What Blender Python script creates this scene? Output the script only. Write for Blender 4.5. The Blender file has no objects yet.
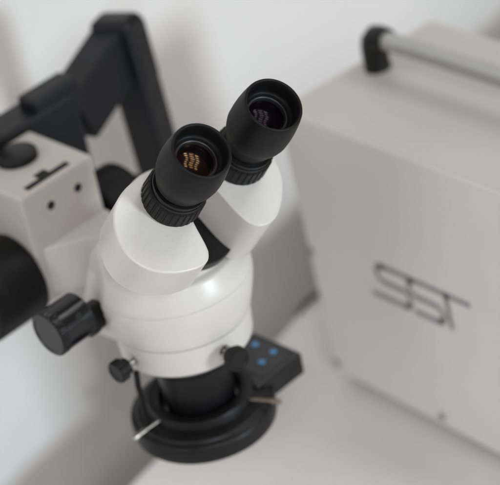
import bpy, bmesh, math, random
from mathutils import Vector, Matrix, noise
from math import sin, cos, pi, radians, sqrt

random.seed(7)
MM = 0.001
sc = bpy.context.scene
col = sc.collection

# ------------------------------------------------------------------ materials
def new_mat(name):
    m = bpy.data.materials.new(name); m.use_nodes = True
    nt = m.node_tree; b = nt.nodes['Principled BSDF']
    return m, nt, b

def paint(name, colr, rough=.4, metal=0., coat=0., coat_rough=.2, bump=.0, bscale=900, var=.04, vscale=30,
          rvar=.08, spec=.5, dust=0.):
    m, nt, b = new_mat(name)
    N, Lk = nt.nodes, nt.links
    tc = N.new('ShaderNodeTexCoord')
    n1 = N.new('ShaderNodeTexNoise'); n1.inputs['Scale'].default_value = vscale; n1.inputs['Detail'].default_value = 6
    Lk.new(tc.outputs['Object'], n1.inputs['Vector'])
    r = N.new('ShaderNodeMapRange'); r.inputs['From Min'].default_value = .3; r.inputs['From Max'].default_value = .7
    r.inputs['To Min'].default_value = 1 - var; r.inputs['To Max'].default_value = 1 + var
    Lk.new(n1.outputs['Fac'], r.inputs['Value'])
    mx = N.new('ShaderNodeVectorMath'); mx.operation = 'SCALE'
    mx.inputs[0].default_value = colr[:3]
    Lk.new(r.outputs[0], mx.inputs['Scale'])
    out = mx.outputs[0]
    if dust > 0:
        n3 = N.new('ShaderNodeTexNoise'); n3.inputs['Scale'].default_value = 420; n3.inputs['Detail'].default_value = 4
        Lk.new(tc.outputs['Object'], n3.inputs['Vector'])
        dr = N.new('ShaderNodeMapRange'); dr.inputs['From Min'].default_value = .6; dr.inputs['From Max'].default_value = .8
        dr.inputs['To Max'].default_value = dust
        Lk.new(n3.outputs['Fac'], dr.inputs['Value'])
        mm = N.new('ShaderNodeMix'); mm.data_type = 'RGBA'
        Lk.new(dr.outputs[0], mm.inputs['Factor']); Lk.new(out, mm.inputs[6]); mm.inputs[7].default_value = (.25, .24, .22, 1)
        out = mm.outputs[2]
    Lk.new(out, b.inputs['Base Color'])
    rr = N.new('ShaderNodeMapRange'); rr.inputs['To Min'].default_value = max(.02, rough - rvar); rr.inputs['To Max'].default_value = rough + rvar
    n2 = N.new('ShaderNodeTexNoise'); n2.inputs['Scale'].default_value = vscale * 4; n2.inputs['Detail'].default_value = 5
    Lk.new(tc.outputs['Object'], n2.inputs['Vector']); Lk.new(n2.outputs['Fac'], rr.inputs['Value'])
    Lk.new(rr.outputs[0], b.inputs['Roughness'])
    b.inputs['Metallic'].default_value = metal
    b.inputs['Coat Weight'].default_value = coat; b.inputs['Coat Roughness'].default_value = coat_rough
    b.inputs['Specular IOR Level'].default_value = spec
    if bump:
        n4 = N.new('ShaderNodeTexNoise'); n4.inputs['Scale'].default_value = bscale; n4.inputs['Detail'].default_value = 3
        Lk.new(tc.outputs['Object'], n4.inputs['Vector'])
        bp = N.new('ShaderNodeBump'); bp.inputs['Strength'].default_value = bump; bp.inputs['Distance'].default_value = .0004
        Lk.new(n4.outputs['Fac'], bp.inputs['Height']); Lk.new(bp.outputs[0], b.inputs['Normal'])
    return m

M = {}
M['white'] = paint('white_enamel', (.63, .62, .60), 0.40, coat=.3, coat_rough=.26, bump=.2, bscale=1100, var=.035, rvar=.12, dust=.10)
M['rim'] = paint('white_enamel_lower', (.60, .59, .57), .45, coat=.15, bump=.12, bscale=1400, var=.02)
M['mount'] = paint('cream_enamel', (.53, .51, .475), .5, bump=.1, bscale=1200, var=.03)
M['rubber'] = paint('soft_black_rubber', (.006, .006, .0065), .48, bump=.25, bscale=2200, var=.25, spec=.2, dust=.012)
M['plastic'] = paint('black_plastic', (.006, .006, .0065), .40, bump=.12, bscale=1500, var=.2, spec=.28)
M['gloss'] = paint('glossy_black_plastic', (.005, .005, .0065), .22, var=.2, spec=.42, rvar=.04)
M['blackmetal'] = paint('black_anodised_metal', (.006, .006, .007), .40, bump=.1, var=.2, spec=.3)
M['armpaint'] = paint('black_powder_coat', (.006, .0065, .0085), .42, bump=.2, bscale=900, var=.2, spec=.3)
M['gunmetal'] = paint('dark_grey_metal', (.06, .06, .065), .35, metal=.6, var=.1)
M['chrome'] = paint('bright_steel', (.45, .44, .42), .32, metal=1., var=.05)
M['brass'] = paint('dull_nickel', (.26, .235, .19), .42, metal=1., var=.05)
M['hole_shade'] = paint('recess_shade_paint', (.006, .006, .006), .8, var=.1)  # near-black colour painted for the shade inside openings
M['case'] = paint('beige_case_paint', (.61, .60, .565), .55, bump=.3, bscale=700, var=.025, vscale=12)
M['casefront'] = paint('grey_case_front_paint', (.73, .725, .71), .55, bump=.15, bscale=700, var=.02, vscale=12)
M['screw'] = paint('dull_screw_metal', (.30, .30, .29), .4, metal=.7)
M['logo'] = paint('dark_grey_ink', (.27, .27, .275), .5, var=.1)
M['logodark'] = paint('black_ink', (.02, .02, .022), .5, var=.1)
M['alu'] = paint('satin_aluminium', (.48, .48, .46), .35, metal=.6, var=.04)
M['panel'] = paint('dark_grey_keypad', (.016, .016, .019), .38, var=.1)

def mat_button():
    m, nt, b = new_mat('pale_blue_button')
    b.inputs['Base Color'].default_value = (.065, .24, .44, 1)
    b.inputs['Roughness'].default_value = .3
    b.inputs['Emission Color'].default_value = (.12, .42, .85, 1)
    b.inputs['Emission Strength'].default_value = .0
    return m
M['button'] = mat_button()

def mat_lens(amber):
    m, nt, b = new_mat('coated_lens_glass_amber' if amber else 'coated_lens_glass_violet')
    b.inputs['Base Color'].default_value = (.004, .003, .004, 1)
    b.inputs['Roughness'].default_value = .085
    b.inputs['IOR'].default_value = 1.6
    b.inputs['Specular IOR Level'].default_value = .24 if amber else .05
    b.inputs['Specular Tint'].default_value = (1., .55, .22, 1) if amber else (.9, .65, .8, 1)
    return m
M['lens_amber'] = mat_lens(True); M['lens_violet'] = mat_lens(False)

def mat_wall():
    m = paint('painted_plaster', (.77, .765, .76), .8, bump=.25, bscale=260, var=.03, vscale=5)
    return m
M['wall'] = mat_wall()
def mat_cloth():
    m, nt, b = new_mat('white_table_cloth')
    N, Lk = nt.nodes, nt.links
    tc = N.new('ShaderNodeTexCoord')
    n = N.new('ShaderNodeTexNoise'); n.inputs['Scale'].default_value = 9; n.inputs['Detail'].default_value = 5
    Lk.new(tc.outputs['Object'], n.inputs['Vector'])
    cr = N.new('ShaderNodeValToRGB'); cr.color_ramp.elements[0].position = .3; cr.color_ramp.elements[1].position = .7
    cr.color_ramp.elements[0].color = (.76, .735, .735, 1); cr.color_ramp.elements[1].color = (.85, .825, .825, 1)
    Lk.new(n.outputs['Fac'], cr.inputs[0]); Lk.new(cr.outputs[0], b.inputs['Base Color'])
    b.inputs['Roughness'].default_value = .8
    b.inputs['Sheen Weight'].default_value = .15
    w = N.new('ShaderNodeTexWave'); w.inputs['Scale'].default_value = 500
    Lk.new(tc.outputs['Object'], w.inputs['Vector'])
    bp = N.new('ShaderNodeBump'); bp.inputs['Strength'].default_value = .2; bp.inputs['Distance'].default_value = .0003
    Lk.new(w.outputs['Fac'], bp.inputs['Height']); Lk.new(bp.outputs[0], b.inputs['Normal'])
    return m
M['cloth'] = mat_cloth()
M['tableedge'] = paint('table_edge_laminate', (.10, .095, .085), .6)

# ------------------------------------------------------------------ helpers
def frame(origin, x, y, z):
    return Matrix(((x[0], y[0], z[0], origin[0]), (x[1], y[1], z[1], origin[1]), (x[2], y[2], z[2], origin[2]), (0, 0, 0, 1)))

def obj(name, bm, mat, parent=None, smooth=True, angle=35, bevel=0, seg=3):
    """bm in millimetres, local to the parent thing"""
    bmesh.ops.recalc_face_normals(bm, faces=bm.faces)
    for v in bm.verts: v.co *= MM
    me = bpy.data.meshes.new(name); bm.to_mesh(me); bm.free()
    me.materials.append(mat)
    o = bpy.data.objects.new(name, me); col.objects.link(o)
    if parent is not None: o.parent = parent
    if smooth:
        for p in me.polygons: p.use_smooth = True
        me.set_sharp_from_angle(angle=radians(angle))
    if bevel:
        b = o.modifiers.new('bevel', 'BEVEL'); b.width = bevel * MM; b.segments = seg; b.limit_method = 'ANGLE'
        b.angle_limit = radians(30); b.harden_normals = True
    return o

def thing(name, label, cat, mtx=None, group=None):
    o = bpy.data.objects.new(name, None); col.objects.link(o)
    o.empty_display_size = .02
    if mtx is not None: o.matrix_world = mtx
    o['label'] = label; o['category'] = cat
    if group: o['group'] = group
    return o

def part_label(o, s): o['label'] = s; return o

def axes_for(d):
    d = Vector(d).normalized()
    ref = Vector((0, 0, 1)) if abs(d.z) < .9 else Vector((1, 0, 0))
    u = d.cross(ref).normalized(); v = d.cross(u).normalized()
    return u, v, d

def lathe(bm, origin, d, prof, n=96, mod=None, cap0=True, cap1=True):
    """prof: list of (distance along d, radius). mod(i_ring, theta)->radius factor"""
    u, v, d = axes_for(d); origin = Vector(origin); rings = []
    for k, (h, r) in enumerate(prof):
        ring = []
        for i in range(n):
            t = 2 * pi * i / n
            rr = r * (mod(k, t, i) if mod else 1)
            ring.append(bm.verts.new(origin + d * h + (u * cos(t) + v * sin(t)) * rr))
        rings.append(ring)
    for a, b in zip(rings, rings[1:]):
        for i in range(n):
            j = (i + 1) % n
            bm.faces.new((a[i], a[j], b[j], b[i]))
    if cap0: bm.faces.new(rings[0][::-1])
    if cap1: bm.faces.new(rings[-1])
    return rings

def box(bm, lo, hi, fr=None):
    vs = []
    for z in (lo[2], hi[2]):
        for x, y in ((lo[0], lo[1]), (hi[0], lo[1]), (hi[0], hi[1]), (lo[0], hi[1])):
            p = Vector((x, y, z)); vs.append(bm.verts.new(fr @ p if fr else p))
    for f in ((3, 2, 1, 0), (4, 5, 6, 7), (0, 1, 5, 4), (1, 2, 6, 5), (2, 3, 7, 6), (3, 0, 4, 7)):
        bm.faces.new([vs[i] for i in f])
    return vs

def loft(bm, rings, cap0=True, cap1=True):
    R = [[bm.verts.new(p) for p in r] for r in rings]
    n = len(R[0])
    for a, b in zip(R, R[1:]):
        for i in range(n):
            j = (i + 1) % n
            bm.faces.new((a[i], a[j], b[j], b[i]))
    if cap0: bm.faces.new(R[0][::-1])
    if cap1: bm.faces.new(R[-1])
    return R

def catmull(pts, per=8):
    out = []; n = len(pts)
    for i in range(n):
        p0, p1, p2, p3 = [Vector(pts[(i + k - 1) % n]) for k in range(4)]
        for s in range(per):
            t = s / per
            out.append(.5 * ((2 * p1) + (-p0 + p2) * t + (2 * p0 - 5 * p1 + 4 * p2 - p3) * t * t + (-p0 + 3 * p1 - 3 * p2 + p3) * t ** 3))
    return out

def inset(pts, d):
    n = len(pts); out = []
    area = sum(pts[i].x * pts[(i + 1) % n].y - pts[(i + 1) % n].x * pts[i].y for i in range(n))
    s = 1 if area > 0 else -1
    for i in range(n):
        t = (pts[(i + 1) % n] - pts[i - 1]).normalized()
        out.append(pts[i] + Vector((-t.y, t.x)) * s * d)
    return out

# ------------------------------------------------------------------ camera
P = radians(30.2); ROLL = radians(15)
fw = Vector((0, cos(P), -sin(P))); up0 = Vector((0, sin(P), cos(P))); r0 = Vector((1, 0, 0))
CX = cos(ROLL) * r0 - sin(ROLL) * up0; CY = sin(ROLL) * r0 + cos(ROLL) * up0
H = .7684
cam = bpy.data.cameras.new('camera'); co = bpy.data.objects.new('camera', cam); col.objects.link(co)
co.matrix_world = frame((0, 0, H), CX, CY, -fw)
cam.sensor_fit = 'HORIZONTAL'; cam.sensor_width = 36; cam.lens = 1970 / 500 * 36
cam.clip_start = .05; cam.clip_end = 50
cam.dof.use_dof = True; cam.dof.focus_distance = .965; cam.dof.aperture_fstop = 6.9
cam.dof.aperture_blades = 9
sc.camera = co

# ------------------------------------------------------------------ microscope frame
ZL = Vector((.05, -.05, 1)).normalized()
A = radians(37.7)
S = Vector((cos(A), sin(A), 0)); S = (S - ZL * S.dot(ZL)).normalized(); B = ZL.cross(S)
O = Vector((-47.23, 922.1, 768.4 - 582.7)) * MM
MF = frame(O, S, B, ZL)

scope = thing('stereo_microscope', 'white stereo zoom microscope with two angled black eyepieces on a dark jointed arm', 'microscope', MF)

# ---- body: round in front, tapering straight back to the mount
def outline(r, wr, br, n=64):
    pts = []
    for i in range(n + 1):
        t = pi + pi * i / n       # from -a round the front to +a
        t2 = pi - radians(12) + (pi + radians(24)) * i / n
        pts.append(Vector((r * cos(t2), r * sin(t2))))
    rc = 13
    for k in range(9):
        t = (pi / 2) * k / 8
        pts.append(Vector((wr - rc + rc * cos(t), br - rc + rc * sin(t))))
    for k in range(9):
        t = pi / 2 + (pi / 2) * k / 8
        pts.append(Vector((-wr + rc + rc * cos(t), br - rc + rc * sin(t))))
    return pts
def ol(c, r, wr, br): return [Vector((p.x, p.y, c)) for p in outline(r, wr, br)]
bm = bmesh.new()
loft(bm, [ol(9.5, 33.0, 28, 28), ol(10.2, 35.0, 33, 35), ol(12, 36.0, 36, 39), ol(15, 36.4, 38.6, 42), ol(16.2, 36.6, 39.2, 43.5), ol(16.4, 38.2, 38.6, 43), ol(17.0, 38.9, 39.4, 44), ol(18.2, 39.5, 39.8, 45), ol(24, 41.0, 38, 46), ol(30, 42.5, 34, 47), ol(35, 43.6, 30, 48), ol(39, 44.1, 26.5, 50), ol(42.3, 44.1, 23.5, 50),
          ol(42.5, 43.9, 23.4, 49.9), ol(42.6, 43.5, 23.2, 49.6)])
obj('lower_body', bm, M['white'], scope)
def roundtop(c, r, k):
    o1 = outline(r, 23.5 - (44 - r) * .5, 50)      # the rear shrinks towards a circle as the shell rises
    out = []
    for p in o1:
        q = p.copy()
        if k > 0 and p.length > r: q = p * (1 - k) + p.normalized() * r * k
        out.append(Vector((q.x, q.y, c)))
    return out
bm = bmesh.new()
loft(bm, [roundtop(42.65, 43.5, 0), roundtop(42.75, 43.88, 0), roundtop(43.1, 44.02, 0), roundtop(45, 43.8, .04), roundtop(47, 43.2, .12), roundtop(49, 42.5, .22), roundtop(52, 41.3, .4), roundtop(54.6, 40.2, .56),
          roundtop(55.6, 39.7, .62), roundtop(56.3, 39.1, .66), roundtop(56.7, 38.2, .68), roundtop(56.85, 37.2, .7), roundtop(56.9, 30, .8)])
obj('upper_body', bm, M['white'], scope)

# ---- bottom ring
bm = bmesh.new()
lathe(bm, (0, 0, 0), (0, 0, 1), [(-2, 30), (-2, 35.6), (-1.75, 36.3), (-1, 37.1), (.4, 37.5), (12, 38.2), (16.1, 38.4), (16.1, 30)], n=128)
obj('bottom_ring', bm, M['rim'], scope)

# ---- black nosepiece and objective
bm = bmesh.new()
lathe(bm, (0, 0, 0), (0, 0, -1), [(1, 26), (1, 28), (5, 28), (5.5, 27.5), (6, 25.6), (8, 25), (9.6, 24.2), (13.5, 23.8), (14.2, 23.2), (15, 21.6), (30, 20.6), (38, 20.6), (38.5, 20), (52, 19.8)], n=96)
obj('objective', bm, M['blackmetal'], scope)
bm = bmesh.new()
lathe(bm, (0, 0, 0), (0, 0, -1), [(10.1, 24.0), (10.3, 24.6), (11.4, 24.6), (11.6, 23.8)], n=96, cap0=False, cap1=False)
obj('objective_ring', bm, M['gunmetal'], scope)

# ---- zoom knob
def flute(nf, depth, ks):
    def f(k, t, i):
        if k not in ks: return 1
        x = (t * nf / (2 * pi)) % 1
        return 1 - depth * (1 if .32 < x < .68 else (0 if x < .22 or x > .78 else .5))
    return f
kb = Vector((-42, 23, 37))
bm = bmesh.new()
lathe(bm, kb + Vector((0, -2.0, -5.5)), (-1, 0, 0), [(-4, 8.2), (1.5, 8.2), (2.5, 9.0), (7.5, 9.0), (7.5, 3)], n=96)
obj('knob_collar', bm, M['plastic'], scope)
bm = bmesh.new()
lathe(bm, kb, (-1, 0, 0), [(6, 9.2), (6.4, 12.2), (7.2, 12.9), (25, 12.9)], n=240)
zk = obj('zoom_knob', bm, M['gloss'], scope)
bm = bmesh.new()
lathe(bm, kb, (-1, 0, 0), [(25, 12.9), (25.3, 13.2), (29.2, 13.2), (29.8, 12.8), (30.2, 12.0), (30.2, 10.6), (29.8, 10.2), (29.8, .5)], n=320, mod=flute(40, .025, (1, 2, 3)))
obj('grip_rim', bm, M['gloss'], zk, angle=28)
nd = Vector((0, -.83, .56)).normalized()
bm = bmesh.new(); lathe(bm, kb + Vector((-15, 0, 0)) + nd * 11.4, nd, [(0, 2.2), (1.7, 2.2), (1.72, 1.9), (1.72, .3)], n=24)
obj('set_screw', bm, M['hole_shade'], zk)  # raised dark disc; socket shade put into its colour
# far-side zoom knob
bm = bmesh.new()
lathe(bm, Vector((39.5, 23, 37)), (1, 0, 0), [(-4, 8.6), (5.5, 8.6), (6.4, 12.4), (7, 12.9), (22, 12.9), (22.4, 13.3), (29.2, 13.3), (30.2, 12.0)], n=240, mod=flute(40, .035, (5, 6)))
obj('zoom_knob', bm, M['gloss'], scope)

# ---- thumb screws of the bottom ring
def thumbscrew(d, c, off, length=9, r=6.6):
    d = Vector(d).normalized(); o = Vector((0, 0, c))
    bm = bmesh.new()
    lathe(bm, o + d * off, d, [(0, 4.2), (.4, 4.8), (2.6, 4.8), (3.2, r - .5), (3.8, r), (length - 1, r), (length, r - .8), (length, r - 2.2), (length - .4, r - 2.6)], n=168, mod=flute(21, .06, (3, 4, 5)))
    k = obj('thumbscrew', bm, M['plastic'], scope, angle=28)
    bm = bmesh.new()
    lathe(bm, o + d * (off - 7), d, [(0, 3.6), (2.6, 3.6), (2.8, 1.7), (7.2, 1.7)], n=32)
    obj('screw_shaft', bm, M['chrome'], k)
thumbscrew((-1, .02, 0), 6.4, 42.5)
thumbscrew((-.14, -1, 0), 6.8, 42.5, r=7)

# ---- prism head
EL = radians(50)
e = Vector((0, -cos(EL), sin(EL))); vdn = Vector((0, -sin(EL), -cos(EL)))
baseL = Vector((-27.5, -48.5, 118.3)); baseR = Vector((27.5, -42.8, 109.8))
FL = [(3.4, -19.8), (-12, -19.6), (-24.5, -15), (-32.8, -6.5), (-37.2, 4), (-36.8, 14), (-32, 23.2), (-22.5, 30.5), (-12.5, 34.4), (-5.5, 34.6), (-1.6, 31.8), (.6, 27), (4.6, 12), (11, -2), (14.5, -10), (11, -17.5)]
FR = [(-9, -20.5), (-18, -13), (-21.5, -3), (-22, 8), (-21.8, 20), (-20.2, 28), (-16.5, 32.6), (-10.5, 34.3), (-3.5, 33), (5, 27.6), (13.4, 19), (18.2, 8), (19.8, -3), (17, -13), (8, -20)]
def housing(base, F, depth):
    pts = catmull(F, 10)
    def lift(ps, h): return [base + Vector((1, 0, 0)) * p.x + vdn * p.y + e * h for p in ps]
    rings = [lift(pts, -depth)]
    for h in (-depth * .66, -depth * .33): rings.append(lift(pts, h))
    for k in range(6):
        t = (pi / 2) * k / 5
        rings.append(lift(inset(pts, 1.1 * (1 - cos(t))), -1.1 + 1.1 * sin(t)))
    rings.append(lift(inset(pts, 1.5), .01))
    bm = bmesh.new(); loft(bm, rings)
    o = obj('prism_housing', bm, M['white'], scope, angle=50)
    o.modifiers.new('weighted', 'WEIGHTED_NORMAL').keep_sharp = True
    return o
part_label(housing(baseL, FL, 26), 'nearer prism housing, under the left eyepiece')
part_label(housing(baseR, FR, 39), 'farther prism housing, under the right eyepiece')
# black hinge plate between the housings
hc = Vector((0, -45.6, 114)) - e * 39
bm = bmesh.new()
lathe(bm, hc + vdn * 4 - e * 3, e, [(0, 24), (0, 26), (6, 26), (6.5, 25.4), (6.5, 3)], n=96)
obj('hinge_plate', bm, M['plastic'], scope)
# neck from hinge plate down to the body
def circ(cn, u, v, r, n=96, sq=1): return [cn + u * r * cos(2 * pi * i / n) + v * r * sq * sin(2 * pi * i / n) for i in range(n)]
bm = bmesh.new()
loft(bm, [circ(Vector((0, -2, 55)), Vector((1, 0, 0)), Vector((0, 1, 0)), 33),
          circ(Vector((0, -6, 61)), Vector((1, 0, 0)), Vector((0, .96, -.28)), 32),
          circ(hc - e * 4 - vdn * 2, Vector((1, 0, 0)), -vdn, 31), circ(hc - e * 2.6 - vdn * 2, Vector((1, 0, 0)), -vdn, 30)])
obj('head_neck', bm, M['white'], scope)

# ---- eyepieces
def eyepiece(base, length, amber, which, g=0.):
    k = length / 53.3
    bm = bmesh.new()
    lathe(bm, base, e, [(-1, 14), (-1, 14.5), (12.5, 14.2), (13, 13.6), (14.5, 12.8), (14.6, 14.1), (16.4, 14.1), (16.5, 12.2), (27, 12.2)], n=96)
    ep = obj('eyepiece', bm, M['plastic'], scope); part_label(ep, which)
    # knurled dioptre ring
    def kn(kk, t, i):
        if kk in (0, 1, 6, 7): return 1
        x = (t * 30 / (2 * pi)) % 1
        return 1 - (.03 if x < .32 else (.015 if x < .4 or x > .94 else 0))
    bm = bmesh.new()
    lathe(bm, base, e, [(.1, 14.6), (.3, 15.3), (.9, 15.7), (1.6, 15.9), (11.6, 15.6), (12.2, 15.2), (12.8, 14.8), (13.2, 14.1)], n=480, mod=kn, cap0=False, cap1=False)
    obj('knurled_ring', bm, M['rubber'], ep, angle=25)
    # rubber cup
    def cup(t): return t * k
    prof = [(18.2 + g, 13.0), (18.4 + g, 13.3), (19.0 + g, 13.6), (21.0 + g, 13.8), (23 + g, 14.7), (26.5 + g * .8, 16.0), (31 + g * .5, 16.75), (36, 16.9), (41, 16.75), (46, 16.3), (50, 15.75), (52.3, 15.3),
            (53.0, 15.0), (53.3, 14.5), (53.2, 14.0), (52.6, 13.6), (50, 13.25), (46.5, 12.9), (45.0, 12.6), (44.6, 11.9), (44.2, 11.4), (43.4, 11.2), (42.9, 10.6)]
    bm = bmesh.new()
    lathe(bm, base, e, [(cup(h) if h > 33 else h, r) for h, r in prof], n=160, cap0=False, cap1=False)
    obj('eyecup', bm, M['rubber'], ep, angle=60)
    # lens retaining ring
    bm = bmesh.new()
    q = base + e * (42.9 * k)
    lathe(bm, q, e, [(-4, 11.2), (0, 11.2), (.5, 10.9), (.7, 10.4), (.5, 9.95), (-.2, 9.7), (-2, 9.6)], n=96, cap0=False, cap1=False)
    obj('retaining_ring', bm, M['gunmetal'], ep)
    # domed coated eye lens
    bm = bmesh.new()
    Rl = 38.; pr = []
    for i in range(14):
        r = 9.8 * (1 - i / 13); r = max(r, .05)
        pr.append((sqrt(Rl * Rl - r * r) - sqrt(Rl * Rl - 9.8 ** 2) - 1.7, r))
    lathe(bm, q, e, pr, n=96, cap0=False)
    obj('eye_lens', bm, M['lens_amber' if amber else 'lens_violet'], ep, angle=80)
eyepiece(baseL + vdn * -1.5 + Vector((2, 0, 0)), 50.8, True, 'left eyepiece, with amber reflections in its lens')
eyepiece(baseR + vdn * -2.6 + Vector((-.2, 0, 0)), 56.4, False, 'right eyepiece, farther from the arm mount', 3.5)

# ---- focus mount block behind the body
bm = bmesh.new(); box(bm, (-27, 85, 5), (27, 141, 77))
blk = obj('focus_block', bm, M['mount'], scope, bevel=2.2, seg=4)
bm = bmesh.new(); box(bm, (-18, 88.4, 76.9), (13.6, 93, 77.25)); box(bm, (-6.4, 93, 76.9), (1.6, 98.2, 77.25))
obj('slot_shade', bm, M['hole_shade'], blk, smooth=False)  # raised dark plates; shade of the groove put into their colour
for a in (-8.3, 12.3):
    bm = bmesh.new(); lathe(bm, (a, 85.2, 62.7), (0, -1, 0), [(0, 2.7), (.3, 2.7), (.4, 2.5), (.4, .4)], n=32)
    obj('screw_hole_shade', bm, M['hole_shade'], blk)  # raised dark disc; shade of the drilling is only colour
bm = bmesh.new(); lathe(bm, (2.0, 122, 76.9), (0, 0, 1), [(0, 12.4), (3.0, 12.4), (3.8, 12), (4.2, 11.2), (4.2, 1)], n=96)
obj('round_cap', bm, M['plastic'], blk)
# sloping shoulder between block and body
bm = bmesh.new()
def shp(c, k=0): return [Vector(p) for p in ((-21.5 + k, 85, c), (2, 72.3 + k, c), (14, 66 + k, c), (28, 66 + k, c), (28, 85, c), )]
loft(bm, [[Vector((x, y, c)) for x, y in ((-22, 85), (1, 70), (10, 40), (24, 40), (26.5, 85))] for c in (9, 40.5)])
obj('shoulder', bm, M['white'], scope, bevel=1.0)

def focus_knob(a0, sgn, ln):
    bm = bmesh.new()
    lathe(bm, (a0, 105, 21), (sgn, 0, 0), [(-4, 12), (0, 12), (0, 24.6), (.8, 25.6), (2, 26), (ln - 2, 26), (ln - .6, 25.4), (ln, 24.5), (ln, 14), (ln - 1, 13), (ln - 1, 1)], n=192)
    k = obj('focus_knob', bm, M['rubber'], scope)
    bm = bmesh.new()
    lathe(bm, (a0, 105, 21), (sgn, 0, 0), [(ln - 1, 11), (ln + 12, 11), (ln + 13, 10), (ln + 13, 1)], n=96)
    obj('fine_focus_knob', bm, M['plastic'], k)
focus_knob(-27.5, -1, 36)
focus_knob(33, 1, 26)

# ------------------------------------------------------------------ ring light
rl = thing('ring_light', 'black ring light with blue button control box clamped round the objective', 'ring light', MF @ Matrix.Translation((0, 0, -.058)))
dz = 58
bm = bmesh.new()
prof = [(-59.5, 30), (-59.5, 40.4), (-59, 41.4), (-57, 41.8), (-49.5, 41.6), (-48.4, 41.0), (-47.9, 40), (-47.6, 38.6), (-47.2, 38.2), (-46.6, 37.8), (-45.9, 37.2), (-45.6, 36),
        (-44.4, 31.6), (-44.3, 31.0), (-40.4, 30.6), (-39.0, 30.0), (-38.8, 28.8), (-38.9, 24.4), (-39.6, 23.4), (-45, 21.6), (-57, 21.6)]
lathe(bm, (0, 0, dz), (0, 0, 1), prof + [(-59.5, 21.6), (-59.5, 30)], n=160, cap0=False, cap1=False)
obj('ring_housing', bm, M['blackmetal'], rl, angle=50)
bm = bmesh.new(); box(bm, (21.8, -24, dz - 57.4), (59.5, 15, dz - 42.5))
cb = obj('control_box', bm, M['gloss'], rl, bevel=1.6, seg=4)
bm = bmesh.new(); box(bm, (29.5, -20.5, dz - 42.6), (54, 12, dz - 42.1)); obj('keypad', bm, M['panel'], cb, bevel=.2)
for (x, y) in ((50, 4.5), (50.5, -9.5), (40, -10.5)):
    bm = bmesh.new(); lathe(bm, (x, y, dz - 42.15), (0, 0, 1), [(0, 2.2), (.35, 2.2), (.6, 1.9), (.6, .5)], n=40)
    obj('button', bm, M['button'], cb)
bm = bmesh.new(); lathe(bm, (38.5, 3, dz - 42.15), (0, 0, 1), [(0, 2.2), (.35, 2.2), (.6, 1.9), (.6, .5)], n=40)
part_label(obj('button', bm, M['gunmetal'], cb), 'grey button nearest the ring')
bm = bmesh.new()
lathe(bm, (-26, 1.5, dz - 41.2), (-1, .05, 0), [(0, .9), (15, .9), (15.2, 1.5), (20, 1.5), (20.4, 1.9), (23.5, 1.9), (24, 1.6)], n=32)
obj('clamp_screw', bm, M['chrome'], rl)
bm = bmesh.new()
lathe(bm, (10.5, -25, dz - 42.4), (.42, -.9, 0), [(0, 1.1), (16, 1.1), (16.3, 1.5), (21.5, 1.5), (22, 1.2)], n=32)
obj('clamp_screw', bm, M['brass'], rl)
# cable stub dropping from the body to the ring light
bm = bmesh.new()
cps = [(-36, 4, 54), (-37, 4, 44), (-36.5, 5, 32), (-36, 6, 20), (-35.5, 6, 13)]
for i in range(len(cps) - 1):
    a_, b_ = Vector(cps[i]), Vector(cps[i + 1])
    lathe(bm, a_, b_ - a_, [(0, 1.7 if i < 2 else 1.1), ((b_ - a_).length + .2, 1.7 if i < 1 else 1.1)], n=20)
obj('power_cable', bm, M['rubber'], rl)

# ------------------------------------------------------------------ boom stand (own upright frame in world)
dB = Vector((-.54, -.84, 0)).normalized(); dQ = Vector((.84, -.54, 0)).normalized(); UZ = Vector((0, 0, 1))
ptop = Vector((-43.3, 1125.8, 287.3))
SF = frame(Vector((ptop.x, ptop.y, 0)) * MM, dB, dQ, UZ)     # x along the boom to the scope, y to the right, z up
stand = thing('boom_stand', 'tall black jointed boom stand rising behind the microscope against the wall', 'stand', SF)
hT = ptop.z + 7
bm = bmesh.new(); box(bm, (-12, -11, 6), (11, 12, hT - 9))
obj('post', bm, M['armpaint'], stand, bevel=3)
bm = bmesh.new()
# rounded knuckle joining post and boom
pts2 = [(9, hT - 50), (-13, hT - 50)]
pts2 += [(-13 + 12 - 12 * cos(pi / 2 * k / 8), hT - 12 + 12 * sin(pi / 2 * k / 8)) for k in range(9)]
pts2 += [(7 + 5 * sin(pi / 2 * k / 6), hT - 5 + 5 * cos(pi / 2 * k / 6)) for k in range(7)]
R_ = [[Vector((x, y, z)) for x, z in pts2] for y in (-15.5, 12.8)]
loft(bm, R_)
obj('knuckle', bm, M['armpaint'], stand, bevel=8, seg=6)
bd = Vector((60, -13, 272)) - Vector((1.5, -3.4, 291.5)); bd.normalize()
by = UZ.cross(bd).normalized(); bz = bd.cross(by)
bm = bmesh.new(); box(bm, (-6, -11.5, -35), (66, 11.5, 0), frame(Vector((1.5, -3.4, 291.5)), bd, by, bz))
obj('boom', bm, M['armpaint'], stand, bevel=2)
bm = bmesh.new(); box(bm, (-26, -26, 1), (26, 26, 8)); obj('base_flange', bm, M['armpaint'], stand, bevel=3)

# bracket that carries the focus block: aligned with the scope
BF = SF.inverted() @ MF
def to_stand(bm):
    F2 = BF.copy()
    F2.translation = F2.translation / MM
    for v in bm.verts: v.co = F2 @ v.co
bm = bmesh.new(); box(bm, (-75, 141.2, 20), (66.5, 166, 82)); to_stand(bm)
obj('bracket', bm, M['armpaint'], stand, bevel=2.5)
bm = bmesh.new(); box(bm, (36, 143, 77), (71, 160, 90)); to_stand(bm)
obj('clamp_block', bm, M['armpaint'], stand, bevel=3, seg=4)
bm = bmesh.new(); lathe(bm, (6, 150, 82), (0, 0, 1), [(0, 5), (12, 5), (12.5, 8), (24, 8), (26, 6.5)], n=48); to_stand(bm)
obj('clamp_knob', bm, M['armpaint'], stand)

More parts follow.
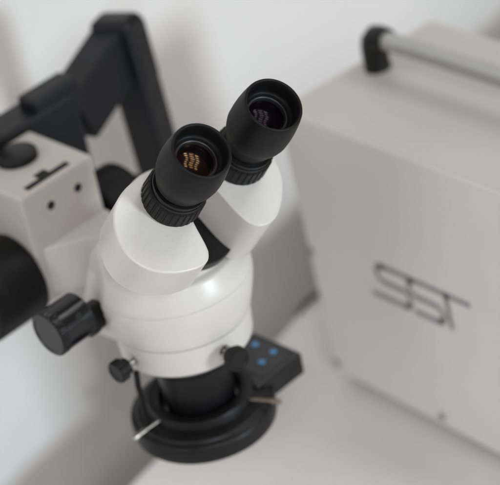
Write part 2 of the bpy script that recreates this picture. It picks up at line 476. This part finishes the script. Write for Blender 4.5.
# ------------------------------------------------------------------ instrument case
az = radians(-59.26)
U = Vector((cos(az), sin(az), 0)); V = Vector((-sin(az), cos(az), 0))
CF = frame(Vector((33.4, 1116.9, 0)) * MM, U, V, UZ)
case = thing('instrument_case', 'pale beige metal instrument case with a dark stylised SST logo and top handle', 'instrument case', CF)
def taper(vs):
    for v in vs:
        if v.co.x < 50: v.co.x += 8.5 * v.co.z / HC
HC = 212; W = 300; D = 134
bm = bmesh.new(); taper(box(bm, (0.6, 1.0, 3), (W, D, HC)))
obj('case_body', bm, M['case'], case, bevel=3.0, seg=4)
bm = bmesh.new(); taper(box(bm, (1.2, 0, 4.6), (W - 1, 1.9, HC - .4)))
fp = obj('front_panel', bm, M['casefront'], case, bevel=1.6)
def screw(u, w):
    bm = bmesh.new(); lathe(bm, (u, .1, w), (0, -1, 0), [(0, 2.9), (.9, 2.7), (1.5, 1.9), (1.6, .4)], n=32); obj('screw', bm, M['screw'], fp)
for u, w in ((6, 12), (111, 12.4), (8, 104)): screw(u, w)
bm = bmesh.new(); lathe(bm, (8.6, 32, 205), (-1, 0, 0), [(0, 4.4), (2.4, 4.2), (3.4, 3.2), (3.4, .4)], n=32); obj('side_screw', bm, M['screw'], case)
# feet
for u in (16, W - 16):
    for v in (16, D - 16):
        bm = bmesh.new(); lathe(bm, (u, v, 0), (0, 0, 1), [(.2, 7), (3.2, 7.5)], n=32); obj('foot', bm, M['rubber'], case)
# handle: black end pieces and an aluminium bar
def strip_tube(bm, pts, r, n=24):
    rings = []
    for i, p in enumerate(pts):
        a_ = pts[max(i - 1, 0)]; b_ = pts[min(i + 1, len(pts) - 1)]
        u_, v_, d_ = axes_for(b_ - a_) if i else axes_for(b_ - a_)
        rr = r[i] if isinstance(r, (list, tuple)) else r
        rings.append([p + (Vector((0, 1, 0)) * cos(2 * pi * k / n) + (d_.cross(Vector((0, 1, 0)))).normalized() * sin(2 * pi * k / n)) * rr for k in range(n)])
    loft(bm, rings)
hv = 69; hu0 = 30; hu1 = 272; hh = 23
hd = bpy.data.objects.new('handle', None)
bm = bmesh.new(); lathe(bm, (hu0 + 7, hv, HC + hh), (1, 0, 0), [(0, 6.2), (hu1 - hu0 - 14, 6.2)], n=48)
hd = obj('handle', bm, M['alu'], case)
for sgn, u in ((1, hu0), (-1, hu1)):
    bm = bmesh.new()
    p = [Vector((u + sgn * x, hv, HC + z)) for x, z in ((-1, 0), (-1, 8), (-.6, 15), (1.0, 19.5), (4.2, 22.6), (8, 23.2), (14, 23.2))]
    strip_tube(bm, p, [8.8, 8.6, 8.6, 8.8, 8.8, 8.4, 8.0])
    obj('end_cap', bm, M['plastic'], hd)
# logo strokes on the front panel (u, w) in mm
def ribbon(bm, pts, wd, h0, h1):
    pts = [Vector(p) + Vector((3, -.5)) for p in pts]; n = len(pts); Lp, Rp = [], []
    for i in range(n):
        t = (pts[min(i + 1, n - 1)] - pts[max(i - 1, 0)]).normalized(); nn = Vector((-t.y, t.x))
        Lp.append(pts[i] + nn * wd / 2); Rp.append(pts[i] - nn * wd / 2)
    for i in range(n - 1):
        q = [Lp[i], Lp[i + 1], Rp[i + 1], Rp[i]]
        vs = [bm.verts.new((p.x, -h1, p.y)) for p in q]; bm.faces.new(vs)
def arc(cx, cy, rx, ry, t0, t1, n=12): return [(cx + rx * cos(radians(t0 + (t1 - t0) * i / n)), cy + ry * sin(radians(t0 + (t1 - t0) * i / n))) for i in range(n + 1)]
bm = bmesh.new()
WD = 4.3
ribbon(bm, [(160, 119.0), (81, 119.0)] + arc(79, 112.8, 6.2, 6.2, 90, 270)[0:] + [(81, 106.6), (95, 106.6)] + arc(96, 100.5, 5.8, 6.1, 90, -90) + [(95, 94.4), (64, 94.0)], WD, 0, .12)
ribbon(bm, [(106, 118.5)] + arc(108, 112.8, 5, 5.9, 110, 250) + [(110, 106.6), (126, 106.6)] + arc(126.5, 100.5, 5.6, 6.1, 90, -90) + [(126, 94.4), (104.5, 94.2)], WD, 0, .2)
ribbon(bm, [(138, 118.5), (138, 93)], WD, 0, .28)
lg = obj('logo', bm, M['logo'], fp, smooth=False)
for (x, y) in ((79.5, 118.2), (106.5, 117.5), (138.5, 118), (98.5, 95.6), (128.5, 95.8)):
    bm = bmesh.new(); ribbon(bm, [(x - 2.2, y), (x + 2.2, y)], 3.6, 0, .4)
    obj('logo_accent', bm, M['logodark'], lg, smooth=False)

# ------------------------------------------------------------------ table and wall
azw = radians(47.5)
TW = Vector((cos(azw), sin(azw), 0)); TN = Vector((sin(azw), -cos(azw), 0))
def tagS(o): o['kind'] = 'structure'; return o
# table: local x along its back edge, y towards the camera
TF = frame(Vector((31.4, 1217, 0)) * MM, TW, TN, UZ)
bm = bmesh.new()
nx, ny = 150, 120
x0, x1, y0, y1 = -900., 1100., 0., 1400.
grid = []
for j in range(ny + 1):
    row = []
    for i in range(nx + 1):
        x = x0 + (x1 - x0) * i / nx; y = y0 + (y1 - y0) * (j / ny) ** 1.3
        z = (noise.noise(Vector((x * .006, y * .004, 0))) * 2.6 + noise.noise(Vector((x * .016 + y * .009, y * .004 - x * .003, 3))) * 4.5 + noise.noise(Vector((x * .03 - y * .02, y * .008, 8))) * 1.2) - 4.5
        row.append(bm.verts.new((x, y, min(z, -.05))))
    grid.append(row)
for j in range(ny):
    for i in range(nx): bm.faces.new((grid[j][i], grid[j][i + 1], grid[j + 1][i + 1], grid[j + 1][i]))
# the cloth folds over the back edge
prev = grid[0]
for k, (dy, dz_) in enumerate(((-2.2, -.6), (-3.8, -2.2), (-4.4, -5), (-4.6, -14), (-4.6, -26))):
    cur = [bm.verts.new((v.co.x, dy, grid[0][i].co.z + dz_)) for i, v in enumerate(grid[0])]
    for i in range(nx): bm.faces.new((prev[i + 1], prev[i], cur[i], cur[i + 1]))
    prev = cur
ts = tagS(obj('tabletop', bm, M['cloth'], None)); ts.matrix_world = TF
bm = bmesh.new()
strip_pts = [Vector(p) for p in ((160, 30, 3), (90, 22, 2.6), (62, 17, 2.4), (30, 9, 2.2), (12, 4, 1.6), (0, -1, -.5), (-8, -5.6, -6), (-12, -7.5, -40), (-13, -8, -120))]
n = 16; rings = []
for i, p in enumerate(strip_pts):
    d_ = (strip_pts[min(i + 1, len(strip_pts) - 1)] - strip_pts[max(i - 1, 0)]).normalized()
    a_ = d_.cross(Vector((.3, 1, .2))).normalized(); b_ = d_.cross(a_)
    rings.append([p + (a_ * cos(2 * pi * k / n) + b_ * sin(2 * pi * k / n)) * 2.0 for k in range(n)])
loft(bm, rings)
pc = obj('edge_strand', bm, M['rubber'], None); pc.matrix_world = TF  # thin black tube drawn as a dark line along the table edge
pc['label'] = 'thin black strand lying along the back edge of the table beside the case'; pc['category'] = 'cord'
# wall
WG = 110
WF = frame((Vector((31.4, 1217, 0)) - TN * WG) * MM, TW, TN, UZ)
bm = bmesh.new()
vs = [bm.verts.new(p) for p in ((-2500, 0, -900), (3000, 0, -900), (3000, 0, 1700), (-2500, 0, 1700))]; bm.faces.new(vs)
w = tagS(obj('wall', bm, M['wall'], None)); w.matrix_world = WF
bm = bmesh.new()
vs = [bm.verts.new(p) for p in ((-3000, -3000, -740), (3000, -3000, -740), (3000, 4000, -740), (-3000, 4000, -740))]; bm.faces.new(vs)
fl = tagS(obj('floor', bm, M['tableedge'], None))

# ------------------------------------------------------------------ light: a window of several panes, high on the right, a low light and two added fills
head = O + (S * 0 + B * -60 + ZL * 140) * MM
def area_lamp(name, pos, target, sx, sy, power, colr, spread=pi):
    l = bpy.data.lights.new(name, 'AREA'); l.shape = 'RECTANGLE'; l.size = sx; l.size_y = sy; l.energy = power; l.color = colr
    l.spread = spread
    o = bpy.data.objects.new(name, l); col.objects.link(o)
    d = (Vector(target) - Vector(pos)).normalized()
    o.location = pos; o.rotation_euler = d.to_track_quat('-Z', 'Y').to_euler()
    return o
Ld = Vector((.60, .0, .80)).normalized()
wc = head + Ld * 2.6
u_ = Vector((0, 1, 0)); v_ = Ld.cross(u_).normalized()
KEY = 16.
rows = [[random.uniform(.45, 1) for j in range(3)] for i in range(9)]
tot = sum(sum(r) for r in rows)
for i, r in enumerate(rows):
    for j, k in enumerate(r):
        p = wc + u_ * (i - 4) * .165 + v_ * ((-.40, -.08, .26)[j] + .05 * sin(i * 1.3))
        area_lamp('window_light', p, p - Ld, .07, (.20, .26, .16)[j] * (.6 + .4 * k), KEY * k / tot, (.95, .975, 1))
area_lamp('low_window_light', Vector((1.95, -.85, .5)), Vector((-.05, 1.15, .2)), .45, .45, 37., (.88, .945, 1.))
area_lamp('front_fill_light', Vector((.35, -1.5, 1.6)), Vector((0, 1.1, .1)), .9, .7, 25., (.90, .95, 1.))  # unseen fill lamp added on the camera side to brighten the table
area_lamp('left_fill_light', Vector((-1.6, -.45, .95)), Vector((0, 1.1, .1)), 1.2, 1.0, 13., (1., .985, .965))  # fill lamp added at left for the case front, kept off the wall

wd = bpy.data.worlds.new('World'); sc.world = wd; wd.use_nodes = True
bg = wd.node_tree.nodes['Background']; bg.inputs[0].default_value = (1.0, .76, .50, 1); bg.inputs[1].default_value = .175

sc.render.engine = 'CYCLES'
sc.view_settings.view_transform = 'Standard'; sc.view_settings.look = 'None'; sc.view_settings.exposure = 0
